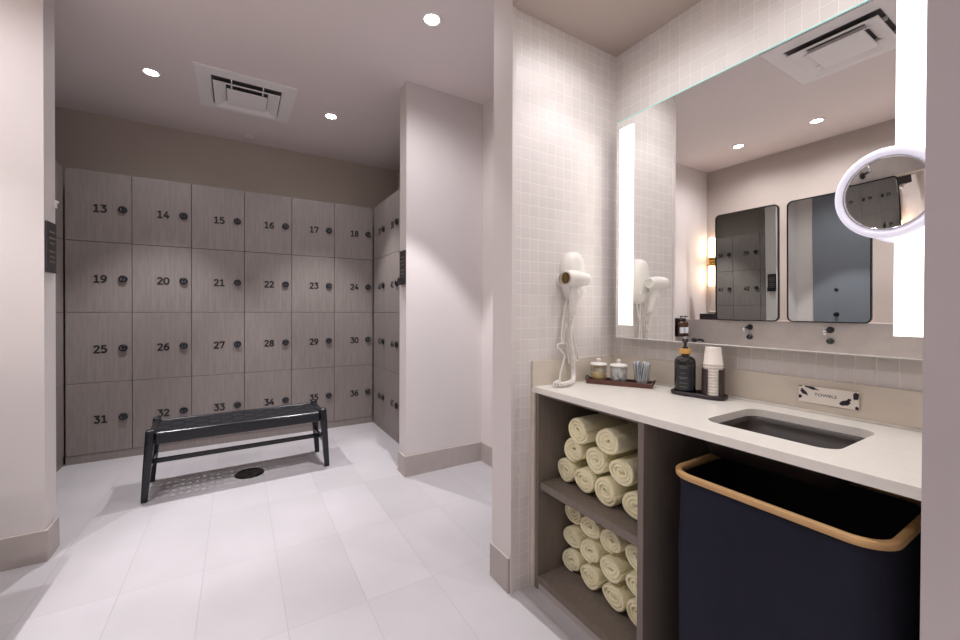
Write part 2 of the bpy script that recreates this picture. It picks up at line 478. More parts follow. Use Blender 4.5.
# ------------------------------------------------------------------ ceiling fixtures
def downlight(x, y, label, beam=150, spill=40, grp='recessed ceiling downlights', cone=68, blend=.5):
    root = thing('downlight', label, 'ceiling light', (x, y, CZ), 0, grp)
    bm = nb(); lathe(bm, [(.058, 0), (.058, -.004), (.05, -.007), (.042, -.006), (.039, -.001)], 32, cap0=False, cap1=False)
    obj('trim_ring', bm, M['whitem'], root)
    bm = nb(); lathe(bm, [(.0405, -.0015), (.036, -.004), (0, -.005)], 32, cap0=False)
    obj('lens', bm, M['lens'], root)
    for nm, p, ang, bl, rad in (('beam', beam, cone, blend, .012), ('spill', spill, 158, .8, .012)):
        l = bpy.data.lights.new(nm, 'SPOT'); l.energy = p; l.spot_size = math.radians(ang); l.spot_blend = bl
        l.shadow_soft_size = rad; l.color = (1, .975, 1.0)
        o = bpy.data.objects.new(nm, l); C.objects.link(o); o.parent = root; o.location = (0, 0, -.014)
    return root
DL = dict(beam=60, spill=7)
downlight(-.513, 3.554, 'round lit ceiling downlight left of the air vent by the lockers', **DL)
downlight(.673, 3.563, 'round lit ceiling downlight right of the air vent by the lockers', **DL)
downlight(.933, 2.08, 'round lit ceiling downlight nearest the top edge, in front of the cream wall', beam=68, spill=17, cone=64, blend=.26)
for y, w in ((.83, 'nearest the bright right light strip'), (1.464, 'in the middle of the reflected row'), (2.093, 'furthest left of the reflected row')):
    downlight(-1.145, y, f'round ceiling downlight seen in the large mirror, {w}', beam=25, spill=14)

for y, w in ((.50, 'above the sink'), (1.06, 'above the towel shelf')):
    o = downlight(1.22, y, f'round downlight in the lowered ceiling over the vanity, {w}', beam=4.2, spill=3.8, grp='recessed soffit downlights', cone=95)
    o.location.z = SZ

for y in (-.35, -1.0):  # unseen downlights, added to fill the vanity side with light
    downlight(-.15, y, 'added fill downlight in the ceiling behind the viewer, ' + ('nearer the vanity' if y > -.5 else 'nearer the rear wall'), beam=52, spill=7)

def vent(x, y, label):
    root = thing('air_vent', label, 'air vent', (x, y, CZ), 0, 'square ceiling air diffusers')
    def sq(h, z): return [(-h, -h, z), (h, -h, z), (h, h, z), (-h, h, z)]
    bm = nb(); ring_loft(bm, [sq(.318, 0), sq(.318, -.007), sq(.312, -.010), sq(.226, -.012), sq(.222, -.010), sq(.222, 0)], smooth=False)
    obj('flange', bm, M['whitem'], root)
    bm = nb(); ring_loft(bm, [sq(.142, -.006), sq(.212, -.036), sq(.212, -.040), sq(.204, -.041), sq(.136, -.011), sq(.136, -.006), sq(.142, -.006)], smooth=False)
    obj('louvre', bm, M['whitem'], root)
    bm = nb(); ring_loft(bm, [sq(.07, -.006), sq(.130, -.034), sq(.130, -.039), sq(.122, -.041), sq(.0, -.041)], smooth=False)
    obj('centre_plate', bm, M['whitem'], root)
    bm = nb(); bx(bm, -.226, .226, -.226, .226, -.0035, -.0005)
    obj('duct_throat', bm, M['slot'], root)
    bm = nb()
    for q in (-.1, .1):
        bx(bm, q-.004, q+.004, -.221, .221, -.026, -.0035)
    obj('divider', bm, M['whitem'], root)
vent(.061, 3.573, 'white square ceiling air vent between two downlights, above the bench')
vent(-.06, .965, 'white square ceiling air vent seen at the top of the large mirror')
bm = nb(); lathe(bm, [(.042, 0), (.042, -.004), (.034, -.007), (0, -.008)], 28, cap0=False)
o = obj('sprinkler_cover', bm, M['whitem']); o.location = (.09, 4.38, CZ)
tag(o, 'small round flush cover on the ceiling above the lockers', 'sprinkler cover')

# ------------------------------------------------------------------ bench
def bench():
    root = thing('bench', 'long black wooden bench with a woven leather seat in front of the lockers', 'bench', (.036, 3.392, 0), math.radians(2.15))
    lx, ly = .541, .180
    for sx in (-1, 1):
        for sy in (-1, 1):
            bm = nb(); o = []
            for z, hw, hd, cx, cy in ((0, .016, .016, lx, ly), (.02, .017, .017, lx-.0005, ly-.0003), (.22, .021, .021, lx-.015, ly-.002), (.34, .023, .024, lx-.024, ly-.004), (.436, .022, .022, lx-.028, ly-.006), (.444, .018, .018, lx-.028, ly-.006)):
                o.append([(sx*cx+px, sy*cy+py, z) for px, py in rrect(-hw, hw, -hd, hd, .006, 3)])
            ring_loft(bm, o[:], cap_last=True)
            t2 = bmesh.new(); t2.faces.new([t2.verts.new(p) for p in o[0]][::-1]); merge(bm, t2)
            obj('leg', bm, M['bench'], root)
    for sy in (-1, 1):
        bm = nb(); bx(bm, -.492, .492, sy*.174-.017, sy*.174+.017, .348, .424, .014, 4)
        obj('seat_rail', bm, M['bench'], root)
    for sx in (-1, 1):
        bm = nb(); o = []
        for k in range(13):
            y = -.155+.31*k/12; dip = .012*(1-(y/.155)**2)
            o.append([(sx*.511+px, y, .408-dip+pz) for px, pz in rrect(-.017, .017, -.027, .025, .008, 3)])
        ring_loft(bm, o); obj('end_rail', bm, M['bench'], root)
        bm = nb(); bx(bm, sx*.525-.011, sx*.525+.011, -.158, .158, .178, .208, .004)
        obj('side_stretcher', bm, M['bench'], root)
    bm = nb(); bx(bm, -.515, .515, -.012, .012, .178, .208, .004)
    obj('long_stretcher', bm, M['bench'], root)
    # woven seat: wide straps over and under each other, small openings where the gaps cross
    bm = nb(); nx, ny = 14, 5
    px, py = .988/nx, .336/ny; zz = .414; a = .0026
    def strap(pts, wv, th=.0022):
        o = []
        for p in pts:
            p = Vector(p)
            o.append([p+wv+Vector((0, 0, th)), p-wv+Vector((0, 0, th)), p-wv-Vector((0, 0, th)), p+wv-Vector((0, 0, th))])
        ring_loft(bm, o, smooth=False)
    for i in range(ny):
        y = -.168+py*(i+.5)
        pts = []
        for k in range(nx*4+1):
            x = -.494+.988*k/(nx*4)
            pts.append((x, y, zz+a*math.sin(PI*(x+.494)/px)*(1 if i % 2 else -1)))
        strap(pts, Vector((0, py/2-.008, 0)))
    for j in range(nx):
        x = -.494+px*(j+.5)
        pts = []
        for k in range(ny*4+1):
            y = -.168+.336*k/(ny*4)
            pts.append((x, y, zz+a*math.sin(PI*(y+.168)/py)*(-1 if j % 2 else 1)*-1))
        strap(pts, Vector((px/2-.0088, 0, 0)))
    obj('woven_seat', bm, M['leather'], root)
bench()
# floor drain
root = thing('floor_drain', 'round black floor drain in the shadow under the bench', 'drain', (.072, 3.36, 0))
bm = nb(); lathe(bm, [(.094, 0), (.094, .006), (.088, .010), (.078, .010), (.074, .006)], 40, cap0=False, cap1=False); obj('rim', bm, M['metalw'], root)
bm = nb(); lathe(bm, [(.074, .005), (0, .005)], 40, cap0=False)
for k in range(-4, 5):
    hl = math.sqrt(max(.0001, .068**2-(k*.015)**2)); bx(bm, k*.015-.004, k*.015+.004, -hl, hl, .005, .009, .001, 1)
lathe(bm, [(.012, .005), (.012, .011), (0, .0115)], 16, cap0=False)
obj('grate', bm, M['metalw'], root)

# ------------------------------------------------------------------ plaques on the wall ends
def plaque(loc, sgn, ledge, label):
    root = thing('wall_plaque', label, 'sign', loc, 0, 'dark plaques on the wall ends')
    bm = nb(); bx(bm, 0 if sgn > 0 else -.01, .01 if sgn > 0 else 0, -.055, .055, -.122, .122, .002)
    obj('panel', bm, M['sign'], root)
    bm = nb()
    for k, (ln, zz) in enumerate(((.07, .075), (.08, .045), (.055, .02), (.075, -.02), (.06, -.045), (.07, -.07))):
        bx(bm, *( (.0101, .0107) if sgn > 0 else (-.0107, -.0101)), -ln/2, ln/2, zz-.004, zz+.004)
    obj('lettering', bm, M['signtx'], root)
    if ledge:
        bm = nb(); bx(bm, -.028, -.011, -.056, .056, -.126, -.072, .003)
        obj('ledge', bm, M['black'], root)
plaque((-.785, 2.752, 1.495), 1, False, 'dark rectangular plaque on the left wall end')
plaque((1.031, 2.787, 1.505), -1, True, 'dark plaque with a small ledge on the cream wall edge by right-hand lockers')
bm = nb(); bx(bm, -.7855, -.775, 2.80, 2.822, 1.700, 1.738, .003); bx(bm, -.776, -.768, 2.806, 2.818, 1.725, 1.736, .002)
tag(obj('door_catch', bm, M['white']), 'tiny white catch on the left wall end above the dark plaque', 'catch')

# ------------------------------------------------------------------ vanity: cabinet, counter, splash, sink
root = thing('towel_shelf', 'open taupe shelf unit under the left end of the counter, full of rolled towels', 'shelf unit', (0, 0, 0))
yd0, yd1 = .818, .840; yl0, yl1 = 1.338, 1.358; xb = 1.60; xf = Xc+.004; ztop = .842
bm = nb(); bx(bm, xf, xb, yl0, yl1, .0, ztop, .001, 1); obj('side_panel', bm, M['cab'], root)
bm = nb(); bx(bm, xf, xb, yd0, yd1, .0, ztop, .001, 1); obj('side_panel', bm, M['cab'], root)
bm = nb(); bx(bm, xf+.012, xb-.015, yd1, yl0, .428, .460, .001, 1); obj('shelf', bm, M['cab'], root)
bm = nb(); bx(bm, xf, xb-.015, yd1, yl0, .030, .058, .001, 1); obj('bottom_board', bm, M['cab'], root)
bm = nb(); bx(bm, xf+.004, xf+.02, yd1, yl0, 0, .030); obj('plinth', bm, M['base'], root)
bm = nb(); bx(bm, xb-.015, xb, yd1, yl0, .030, ztop); obj('back_panel', bm, M['cab'], root)
bm = nb(); bx(bm, xf+.02, xb-.015, yd1, yl0, ztop-.012, ztop); obj('top_board', bm, M['cab'], root)

sx0, sx1, sy0, sy1 = 1.210, 1.510, .374, .694
bm = nb()
slab(bm, [(Xc, Yr+.001), (Xw-.001, Yr+.001), (Xw-.001, Yt-.001), (Xc, Yt-.001)], zc-.024, zc, rrect(sx0, sx1, sy0, sy1, .045, 6)[::-1])
tag(obj('countertop', bm, M['counter']), 'white stone vanity countertop with a square sink cut-out', 'countertop')
bm = nb()
bx(bm, Xw-.012, Xw, Yr+.001, Yt-.001, zc, .978, .0015, 1)
bx(bm, Xc-.004, Xw-.012, Yt-.013, Yt, zc, .978, .0015, 1)
struct('trim_7', bm, M['splash'], 'beige stone splashback behind the counter', 'splashback')
bm = nb(); tube(bm, [(Xw-.014, Yr+.002, zc+.002), (Xw-.014, Yt-.014, zc+.002)], .006, 8)
struct('trim_8', bm, M['counter'], 'white sealant bead along the back of the counter', 'trim')
bm = nb(); bx(bm, Xc-.004, Xc+.012, yl1, Yt-.0005, .0, zc-.0245); struct('trim_9', bm, M['splash'], 'narrow pale filler strip between shelf unit and tiled wall', 'trim')
root = thing('sink', 'square dark undermount sink set in the white countertop', 'sink', (0, 0, 0))
def rl(e, z, r): return [(x, y, z) for x, y in rrect(sx0-e, sx1+e, sy0-e, sy1+e, max(.01, r), 6)]
bm = nb(); ring_loft(bm, [rl(.012, zc-.0245, .05), rl(-.001, zc-.0245, .045), rl(-.004, zc-.04, .045), rl(-.012, zc-.085, .05), rl(-.04, zc-.096, .06), rl(-.14, zc-.099, .01)], cap_last=True)
ring_loft(bm, [rl(.012, zc-.0245, .05), rl(.012, zc-.05, .05), rl(-.002, zc-.098, .05), rl(-.03, zc-.106, .06), rl(-.145, zc-.108, .005)], cap_last=True)
obj('basin', bm, M['sinkm'], root)
bm = nb(); lathe(bm, [(.024, 0), (.024, .003), (.018, .004), (0, .002)], 24, T((sx0+sx1)/2, (sy0+sy1)/2, zc-.099)); obj('drain', bm, M['dark'], root)

# ------------------------------------------------------------------ towels
def towel_mesh(seed, sx=1.0, sz=.93, L=.30, turns=3.3):
    rnd = random.Random(seed); R = .0475; r0 = .006
    a0 = rnd.uniform(0, 2*PI); N = int(turns*20)
    h = (R-r0)/turns/2*1.03
    cen = []
    for i in range(N+1):
        tt = i/N; a = a0+tt*turns*2*PI; r = r0+(R-r0)*tt
        r *= 1+.035*math.sin(2*a+seed)+.02*math.sin(3*a+seed*2)
        cen.append((r*math.cos(a), r*math.sin(a), math.cos(a), math.sin(a)))
    ys = [(0, .50), (.003, .8), (.009, 1), (.06, 1), (L*.5, 1), (L-.01, 1), (L, .6)]
    bm = bmesh.new(); rings = []
    for y, f in ys:
        outer, inner = [], []
        for i, (x, z, nx, nz) in enumerate(cen):
            e = min(1, (N-i)/4+.25)*h*f
            w = .0035*math.sin(6*i/N*2*PI+seed+y*30)*(1 if y < .02 else .3)
            cx, cz = x*sx, z*sz
            wob = .003*math.sin(y*25+seed)
            for L_, s in ((outer, 1), (inner, -1)):
                L_.append(bm.verts.new((cx+s*e*nx+wob, y+(w if y < .02 else 0)+.004*(1-i/N)*(1 if y < .02 else 0), cz+s*e*nz)))
        rings.append((outer, inner))
    def q(*v):
        f = bm.faces.new(v); f.smooth = True
    for (o1, i1), (o2, i2) in zip(rings, rings[1:]):
        for k in range(N):
            q(o1[k], o1[k+1], o2[k+1], o2[k]); q(i1[k+1], i1[k], i2[k], i2[k+1])
        q(o1[0], o2[0], i2[0], i1[0]); q(o1[N], i1[N], i2[N], o2[N])
    for (o1, i1), fl in ((rings[0], 1), (rings[-1], 0)):
        for k in range(N):
            v = (o1[k], i1[k], i1[k+1], o1[k+1])
            q(*(v if fl else v[::-1]))
    bmesh.ops.recalc_face_normals(bm, faces=bm.faces[:])
    return bm
tvars = []
for s in range(5):
    bm = towel_mesh(s*1.7+.3, 1.06 if s % 2 else 1.0, .9 if s % 2 else .95, .29, 3.0+.25*(s % 3))
    me = bpy.data.meshes.new('rolled_towel'); bm.to_mesh(me); bm.free(); me.materials.append(M['towel']); tvars.append(me)
# (y, z, x of the front end, label)
UP, LO = 'on the upper shelf', 'on the lower shelf'
TW = [
 (1.280, .517, 1.200, f'cream rolled towel {UP}, bottom row, against the left side panel'),
 (1.165, .517, 1.185, f'cream rolled towel {UP}, bottom row, second from the left panel'),
 (1.043, .517, 1.180, f'cream rolled towel {UP}, bottom row, third from the left panel'),
 (.916, .517, 1.185, f'cream rolled towel {UP}, bottom row, half hidden by the right panel'),
 (1.228, .617, 1.195, f'cream rolled towel {UP}, middle row, leftmost'),
 (1.104, .616, 1.190, f'cream rolled towel {UP}, middle row, centre'),
 (.978, .615, 1.180, f'cream rolled towel {UP}, middle row, rightmost'),
 (1.170, .717, 1.165, f'cream rolled towel on top of the {UP[3:]} pile, left of the two'),
 (1.022, .717, 1.165, f'cream rolled towel on top of the {UP[3:]} pile, right of the two'),
 (1.279, .111, 1.235, f'cream rolled towel {LO}, bottom row, against the left side panel'),
 (1.166, .111, 1.225, f'cream rolled towel {LO}, bottom row, second from the left panel'),
 (1.040, .111, 1.215, f'cream rolled towel {LO}, bottom row, third from the left panel'),
 (.925, .111, 1.220, f'cream rolled towel {LO}, bottom row, half hidden by the right panel'),
 (1.279, .214, 1.240, f'cream rolled towel {LO}, middle row, leftmost'),
 (1.162, .214, 1.225, f'cream rolled towel {LO}, middle row, second from the left'),
 (1.046, .214, 1.210, f'cream rolled towel {LO}, middle row, third from the left'),
 (.929, .214, 1.215, f'cream rolled towel {LO}, middle row, rightmost'),
 (1.279, .317, 1.250, f'cream rolled towel {LO}, top row, leftmost'),
 (1.161, .317, 1.225, f'cream rolled towel {LO}, top row, second from the left'),
 (1.046, .317, 1.215, f'cream rolled towel {LO}, top row, third from the left'),
 (.932, .317, 1.215, f'cream rolled towel {LO}, top row, rightmost'),
]
rnd = random.Random(4)
for i, (y, z, x, lb) in enumerate(TW):
    o = bpy.data.objects.new('rolled_towel', tvars[i % 5]); C.objects.link(o)
    o.location = (x, y, z); o.rotation_euler = (0, 0, -PI/2+rnd.uniform(-.03, .03))
    o.scale = (1.07, 1, 1.10 if z > .4 else .99)
    tag(o, lb, 'towel', 'rolled towels in the shelf unit')

# ------------------------------------------------------------------ hamper
root = thing('laundry_hamper', 'tall black fabric laundry hamper with a bamboo rim under the counter', 'hamper', (0, 0, 0))
hx0, hx1, hy0, hy1, hz = 1.072, 1.455, .248, .716, .725
def hl(e, z, r, b=0): return [(x, y, z) for x, y in rrect(hx0-e, hx1+e, hy0-e, hy1+e, r, 8)]
bm = nb()
ring_loft(bm, [hl(-.020, 0, .06), hl(-.012, .02, .065), hl(-.006, .25, .07), hl(-.003, .5, .07), hl(-.008, .70, .065), hl(-.008, hz-.005, .06)])
ring_loft(bm, [hl(-.020, 0, .06), hl(-.1, 0.001, .02)], cap_last=True)
obj('fabric_body', bm, M['fabric'], root)
bm = nb()
ring_loft(bm, [hl(-.010, hz-.004, .06), hl(-.014, .6, .06), hl(-.02, .3, .06), hl(-.03, .05, .05), hl(-.09, .03, .02)], cap_last=True)
obj('lining', bm, M['liner'], root)
bm = nb()
ring_loft(bm, [hl(-.001, hz-.001, .067), hl(.003, hz+.001, .07), hl(.0035, hz+.014, .07), hl(.001, hz+.0165, .068), hl(-.010, hz+.0165, .058), hl(-.0125, hz+.014, .056), hl(-.0125, hz, .055), hl(-.001, hz-.001, .067)])
obj('rim', bm, M['rim'], root)

# ------------------------------------------------------------------ large mirror with lit strips
root = thing('vanity_mirror', 'large wall mirror with a vertical light strip at each side above the counter', 'mirror', (0, 0, 0))
my0, my1, mz0, mz1 = .255, 1.309, 1.074, 2.092
bm = nb(); bx(bm, Xm, Xm+.006, my0, my1, mz0, mz1); obj('glass', bm, M['mirror'], root)
bm = nb(); bx(bm, Xm+.007, Xm+.03, my0+.002, my1-.002, mz0+.002, mz1-.002); bx(bm, Xm+.03, Xw-.001, my0+.06, my1-.06, mz0+.06, mz1-.06); obj('backing', bm, M['whitem'], root)
bm = nb(); bx(bm, Xm-.0005, Xm+.007, my0, my1, mz1, mz1+.004); obj('top_edge', bm, M['teal'], root)
bm = nb(); bx(bm, Xm-.0005, Xm+.007, my0, my1, mz0-.004, mz0); obj('bottom_edge', bm, M['whitem'], root)
for a, b in ((1.214, 1.291), (.290, .358)):
    bm = nb(); bx(bm, Xm-.0012, Xm-.0002, a, b, 1.132, 2.056); obj('light_strip', bm, M['led'], root)

# ------------------------------------------------------------------ magnifying mirror
root = thing('magnifying_mirror', 'round magnifying mirror with a bright clear ring on an arm, right of the large mirror', 'mirror', (1.450, .349, 1.508))
root.rotation_euler = (0, math.radians(-9), math.radians(-11))
FX = Matrix.Rotation(-PI/2, 4, 'Y')           # lathe axis z -> -x
bm = nb(); lathe(bm, [(.094, -.006), (.096, .004), (.104, .009), (.113, .006), (.117, -.001), (.114, -.008), (.094, -.006)], 64, FX, cap0=False, cap1=False)
obj('lit_ring', bm, M['ring'], root)
bm = nb(); Rc = .95; pr = []
for k in range(17):
    r = .0905*(1-k/16); pr.append((r, .001-(Rc-math.sqrt(Rc*Rc-r*r))*-1-.0043))
lathe(bm, pr, 64, FX, cap0=False); obj('concave_glass', bm, M['mirror'], root)
bm = nb(); lathe(bm, [(.0895, .002), (.0915, .0065), (.095, .0065), (.0955, .0)], 64, FX, cap0=False, cap1=False); obj('inner_rim', bm, M['chrome'], root)
bm = nb(); lathe(bm, [(.094, -.009), (.09, -.016), (.04, -.02), (0, -.021)], 48, FX, cap0=False)
lathe(bm, [(.094, -.009), (.094, -.0065), (.0, -.0062)], 48, FX, cap0=False); obj('back_shell', bm, M['chrome'], root)
bm = nb(); tube(bm, spline([(.018, 0, 0), (.045, -.02, 0), (.07, -.028, 0), (.086, -.03, 0)], 6), .007, 10)
lathe(bm, [(.026, 0), (.026, .006), (.01, .009)], 24, T(.0945, -.03, 0) @ FX); obj('arm', bm, M['chrome'], root)

# ------------------------------------------------------------------ things on the counter
zb = zc+.0003
# towels card
root = thing('towels_card', 'small white card with black cow patches reading TOWELS, leaning on the splashback', 'sign', (Xw-.019, .519, .927))
bm = nb(); bx(bm, -.0015, .0015, -.076, .076, -.027, .027, .0005, 1); obj('card', bm, M['paper'], root)
bm = text_bm('TOWELS', .0132, .0003, 0)
bmesh.ops.transform(bm, matrix=Matrix.Rotation(-PI/2, 4, 'Z') @ RX90, verts=bm.verts[:])
o = obj('lettering', bm, M['ink'], root); o.location = (-.0019, .005, .002); o.scale = (1, 1.12, 1)
bm = nb(); rnd = random.Random(2)
def blob(y, z, ry, rz, rot, seed):
    r2 = random.Random(seed); v0, v1 = [], []
    for k in range(14):
        a = 2*PI*k/14; f = 1+r2.uniform(-.28, .28)
        dy, dz = ry*f*math.cos(a), rz*f*math.sin(a)
        yy = y+dy*math.cos(rot)-dz*math.sin(rot); z_ = z+dy*math.sin(rot)+dz*math.cos(rot)
        yy = max(-.0757, min(.0757, yy)); z_ = max(-.0267, min(.0267, z_))
        v0.append(bm.verts.new((-.0016, yy, z_))); v1.append(bm.verts.new((-.0021, yy, z_)))
    bm.faces.new(v1)
    for k in range(14): bm.faces.new((v0[k], v0[(k+1) % 14], v1[(k+1) % 14], v1[k]))
blob(.062, .006, .013, .006, .8, 1); blob(.042, .023, .021, .0045, .25, 3); blob(.073, -.010, .005, .007, 0, 4); blob(.072, .025, .006, .002, 0, 9)
blob(-.043, -.012, .013, .007, -.5, 5); blob(-.053, -.001, .007, .005, -.9, 7); blob(-.070, .015, .007, .012, .2, 6); blob(-.072, -.022, .005, .006, 0, 8)
obj('cow_patches', bm, M['spot'], root)

# wooden tray with jars
ang = math.atan2(-.255, .155)
def trayloc(s, o=0):                              # s along the tray, o outwards to the wall corner
    return Vector((1.463, 1.212, 0))+Vector((math.cos(ang), math.sin(ang), 0))*s+Vector((-math.sin(ang), math.cos(ang), 0))*o
root = thing('wooden_tray', 'narrow dark red wooden tray in the back corner of the counter', 'tray', (1.463, 1.212, zb), ang)
bm = nb(); bx(bm, -.139, .139, -.046, .046, 0, .007, .001, 1)
for b in ((-.139, .139, -.046, -.040, .007, .020), (-.139, .139, .040, .046, .007, .020), (-.139, -.133, -.040, .040, .007, .020), (.133, .139, -.040, .040, .007, .020)):
    bx(bm, *b, .001, 1)
obj('base', bm, M['traywood'], root)
for s in (-1, 1):
    bm = nb(); tube(bm, spline([(s*.142, -.03, .016), (s*.144, -.022, .025), (s*.144, 0, .028), (s*.144, .022, .025), (s*.142, .03, .016)], 4), .0032, 8); obj('handle', bm, M['dark'], root)
def jar(s, label, content, kind):
    p = trayloc(s)
    root = thing('glass_jar', label, 'jar', (p.x, p.y, zb+.0075), 0, 'lidded glass jars on the wooden tray')
    bm = nb(); lathe(bm, [(.0, 0), (.034, 0), (.037, .003), (.0375, .07), (.0375, .074), (.035, .074), (.0345, .07), (.034, .006), (0, .005)], 32, cap0=False, cap1=False); obj('glass', bm, M['frost'], root)
    bm = nb(); lathe(bm, [(0, .0745), (.0385, .0745), (.039, .078), (.036, .083), (.014, .086), (.006, .088), (.005, .092), (.009, .095), (.010, .099), (.007, .104), (0, .105)], 32, cap0=False); obj('lid', bm, M['white'] if kind else M['frost'], root)
    return root
r_ = jar(-.092, 'clear lidded glass jar of yellow-tipped cotton swabs on the tray', None, 1)
bm = nb(); rnd = random.Random(3)
for k in range(46):
    a = rnd.uniform(0, 2*PI); r = .030*math.sqrt(rnd.random()); x, y = r*math.cos(a), r*math.sin(a)
    x2, y2 = x*.9+rnd.uniform(-.003, .003), y*.9+rnd.uniform(-.003, .003)
    tube(bm, [(x, y, .007), (x2, y2, .066)], .0011, 5, 1)
    for (u, v, w) in ((x, y, .011), (x2, y2, .063)):
        lathe(bm, [(0, -.006), (.0022, -.004), (.0026, 0), (.0020, .004), (0, .006)], 8, T(u, v, w), 0, cap0=False, cap1=False)
lathe(bm, [(0, .006), (.031, .006), (.031, .046), (0, .046)], 24, None, 0, False, False)
obj('swabs', bm, [M['swab'], M['paper']], r_)
r_ = jar(-.004, 'lidded glass jar of white cotton balls in the middle of the tray', None, 1)
bm = nb()
for k in range(26):
    a = k*2.4; lay = k//6; r = .022 if k % 6 else .004
    t_ = bmesh.new(); bmesh.ops.create_icosphere(t_, subdivisions=2, radius=.0115)
    for v in t_.verts: v.co *= 1+rnd.uniform(-.08, .08)
    for f in t_.faces: f.smooth = True
    merge(bm, t_, 0, T(r*math.cos(a), r*math.sin(a), .018+lay*.0125))
obj('cotton_balls', bm, M['cotton'], r_)
p = trayloc(.092)
r_ = thing('tumbler', 'clear tumbler of wrapped white packets at the right end of the tray', 'glass', (p.x, p.y, zb+.0075))
bm = nb(); lathe(bm, [(0, 0), (.028, 0), (.030, .003), (.0375, .088), (.0355, .088), (.0285, .008), (0, .006)], 32, cap0=False, cap1=False); obj('glass', bm, M['frost'], r_)
for k in range(7):
    a = k*2*PI/7+.3; rr = .015 if k else 0
    bm = nb(); bx(bm, -.0085, .0085, -.0022, .0022, 0, .092, .001, 1)
    bx(bm, -.0065, -.0015, -.0026, -.0021, .018, .085, mi=1); bx(bm, .002, .006, -.0026, -.0021, .03, .088, mi=1)
    o = obj('packet', bm, [M['pack'], M['ink']], r_)
    o.location = (rr*math.cos(a), rr*math.sin(a), .008); o.rotation_euler = (-.16*math.sin(a), .16*math.cos(a), a*.35-.6)

# soap tray, bottle, cup holder
BP = Vector((1.520, .941)); CP = Vector((1.540, .842))
bm = nb(); dv = (CP-BP).normalized(); nv = Vector((-dv.y, dv.x)); ou = []
def lobed(e):
    o = []
    n = 44
    for k in range(n):
        a = 2*PI*k/n; c, s = math.cos(a), math.sin(a)
        ln = .098; wd = .046
        sg = lambda v, q: math.copysign(abs(v)**q, v)
        l = (ln+e)*sg(c, .55); w_ = (wd+e)*sg(s, .55)*(1-.10*math.exp(-(l/.022)**2))
        q = (BP+CP)/2+dv*l+nv*w_
        o.append((q.x, q.y))
    return o
oo = lobed(0); oi = lobed(-.006)
ring_loft(bm, [[(x, y, zb) for x, y in lobed(-.003)], [(x, y, zb+.004) for x, y in oo], [(x, y, zb+.015) for x, y in oo], [(x, y, zb+.0165) for x, y in lobed(-.003)], [(x, y, zb+.015) for x, y in oi], [(x, y, zb+.008) for x, y in oi]], cap_last=True)
t_ = bmesh.new(); t_.faces.new([t_.verts.new((x, y, zb)) for x, y in lobed(-.003)][::-1]); merge(bm, t_)
tag(obj('soap_tray', bm, M['traydark']), 'dark lobed tray under the soap bottle and paper cups', 'tray')
zs = zb+.0085
def facing(v): return math.atan2(-v.y, -v.x)+PI/2     # turns local -y towards the room
root = thing('soap_bottle', 'black pump soap bottle with a pale wood collar on the dark tray', 'bottle', (BP.x, BP.y, zs), math.atan2(-BP.y, -BP.x)+PI/2)
bm = nb(); lathe(bm, [(0, 0), (.036, 0), (.0385, .003), (.0385, .118), (.036, .130), (.028, .139), (.016, .144), (.0145, .147), (.0145, .152), (0, .152)], 40, cap0=False, cap1=False); obj('body', bm, M['amber'], root)
bm = nb()
def arc_patch(bm, r, a0, a1, z0, z1, th=.0006, n=14, mi=0):
    o0 = [(r*math.sin(a0+(a1-a0)*k/n), -r*math.cos(a0+(a1-a0)*k/n)) for k in range(n+1)]
    o1 = [((r+th)*math.sin(a0+(a1-a0)*k/n), -(r+th)*math.cos(a0+(a1-a0)*k/n)) for k in range(n+1)]
    slab(bm, o0+o1[::-1], z0, z1, mi=mi)
arc_patch(bm, .0388, -.85, .85, .014, .112)
for z, l in ((.103, .55), (.098, .4), (.078, .3), (.062, .62), (.057, .5), (.04, .42), (.025, .5)):
    arc_patch(bm, .0395, -l-.1 if l < .5 else -l, l*.4, z, z+.0018, mi=1)
arc_patch(bm, .0395, .74, .77, .016, .11, mi=1)
arc_patch(bm, .0395, -.6, .62, .1085, .1095, mi=1)
obj('label_sheet', bm, [M['label'], M['signtx']], root)
bm = nb(); lathe(bm, [(0, .152), (.020, .152), (.0205, .155), (.0205, .171), (.019, .173), (0, .173)], 32, cap0=False, cap1=False); obj('collar', bm, M['collar'], root)
bm = nb(); lathe(bm, [(.011, .173), (.011, .178), (.005, .180), (.005, .196), (.010, .198), (.0115, .208), (.008, .212), (0, .212)], 20, cap0=False)
tube(bm, spline([(0, -.006, .204), (0, -.022, .206), (0, -.033, .203), (0, -.037, .198)], 5), [.0052]*10+[.0045]*6, 8); obj('pump', bm, M['black'], root)

root = thing('cup_dispenser', 'dark brown slotted cup holder on the dark tray', 'holder', (CP.x, CP.y, zs), math.atan2(-CP.y, -CP.x)+PI/2)
bm = nb(); hw = .50
n = 36; o = []
o0 = [(.0385*math.sin(hw+(2*PI-2*hw)*k/n), -.0385*math.cos(hw+(2*PI-2*hw)*k/n)) for k in range(n+1)]
o1 = [(.0362*math.sin(hw+(2*PI-2*hw)*k/n), -.0362*math.cos(hw+(2*PI-2*hw)*k/n)) for k in range(n+1)]
slab(bm, o0+o1[::-1], .006, .104)
lathe(bm, [(0, 0), (.0385, 0), (.0385, .006), (0, .006)], 36, cap0=False, cap1=False)
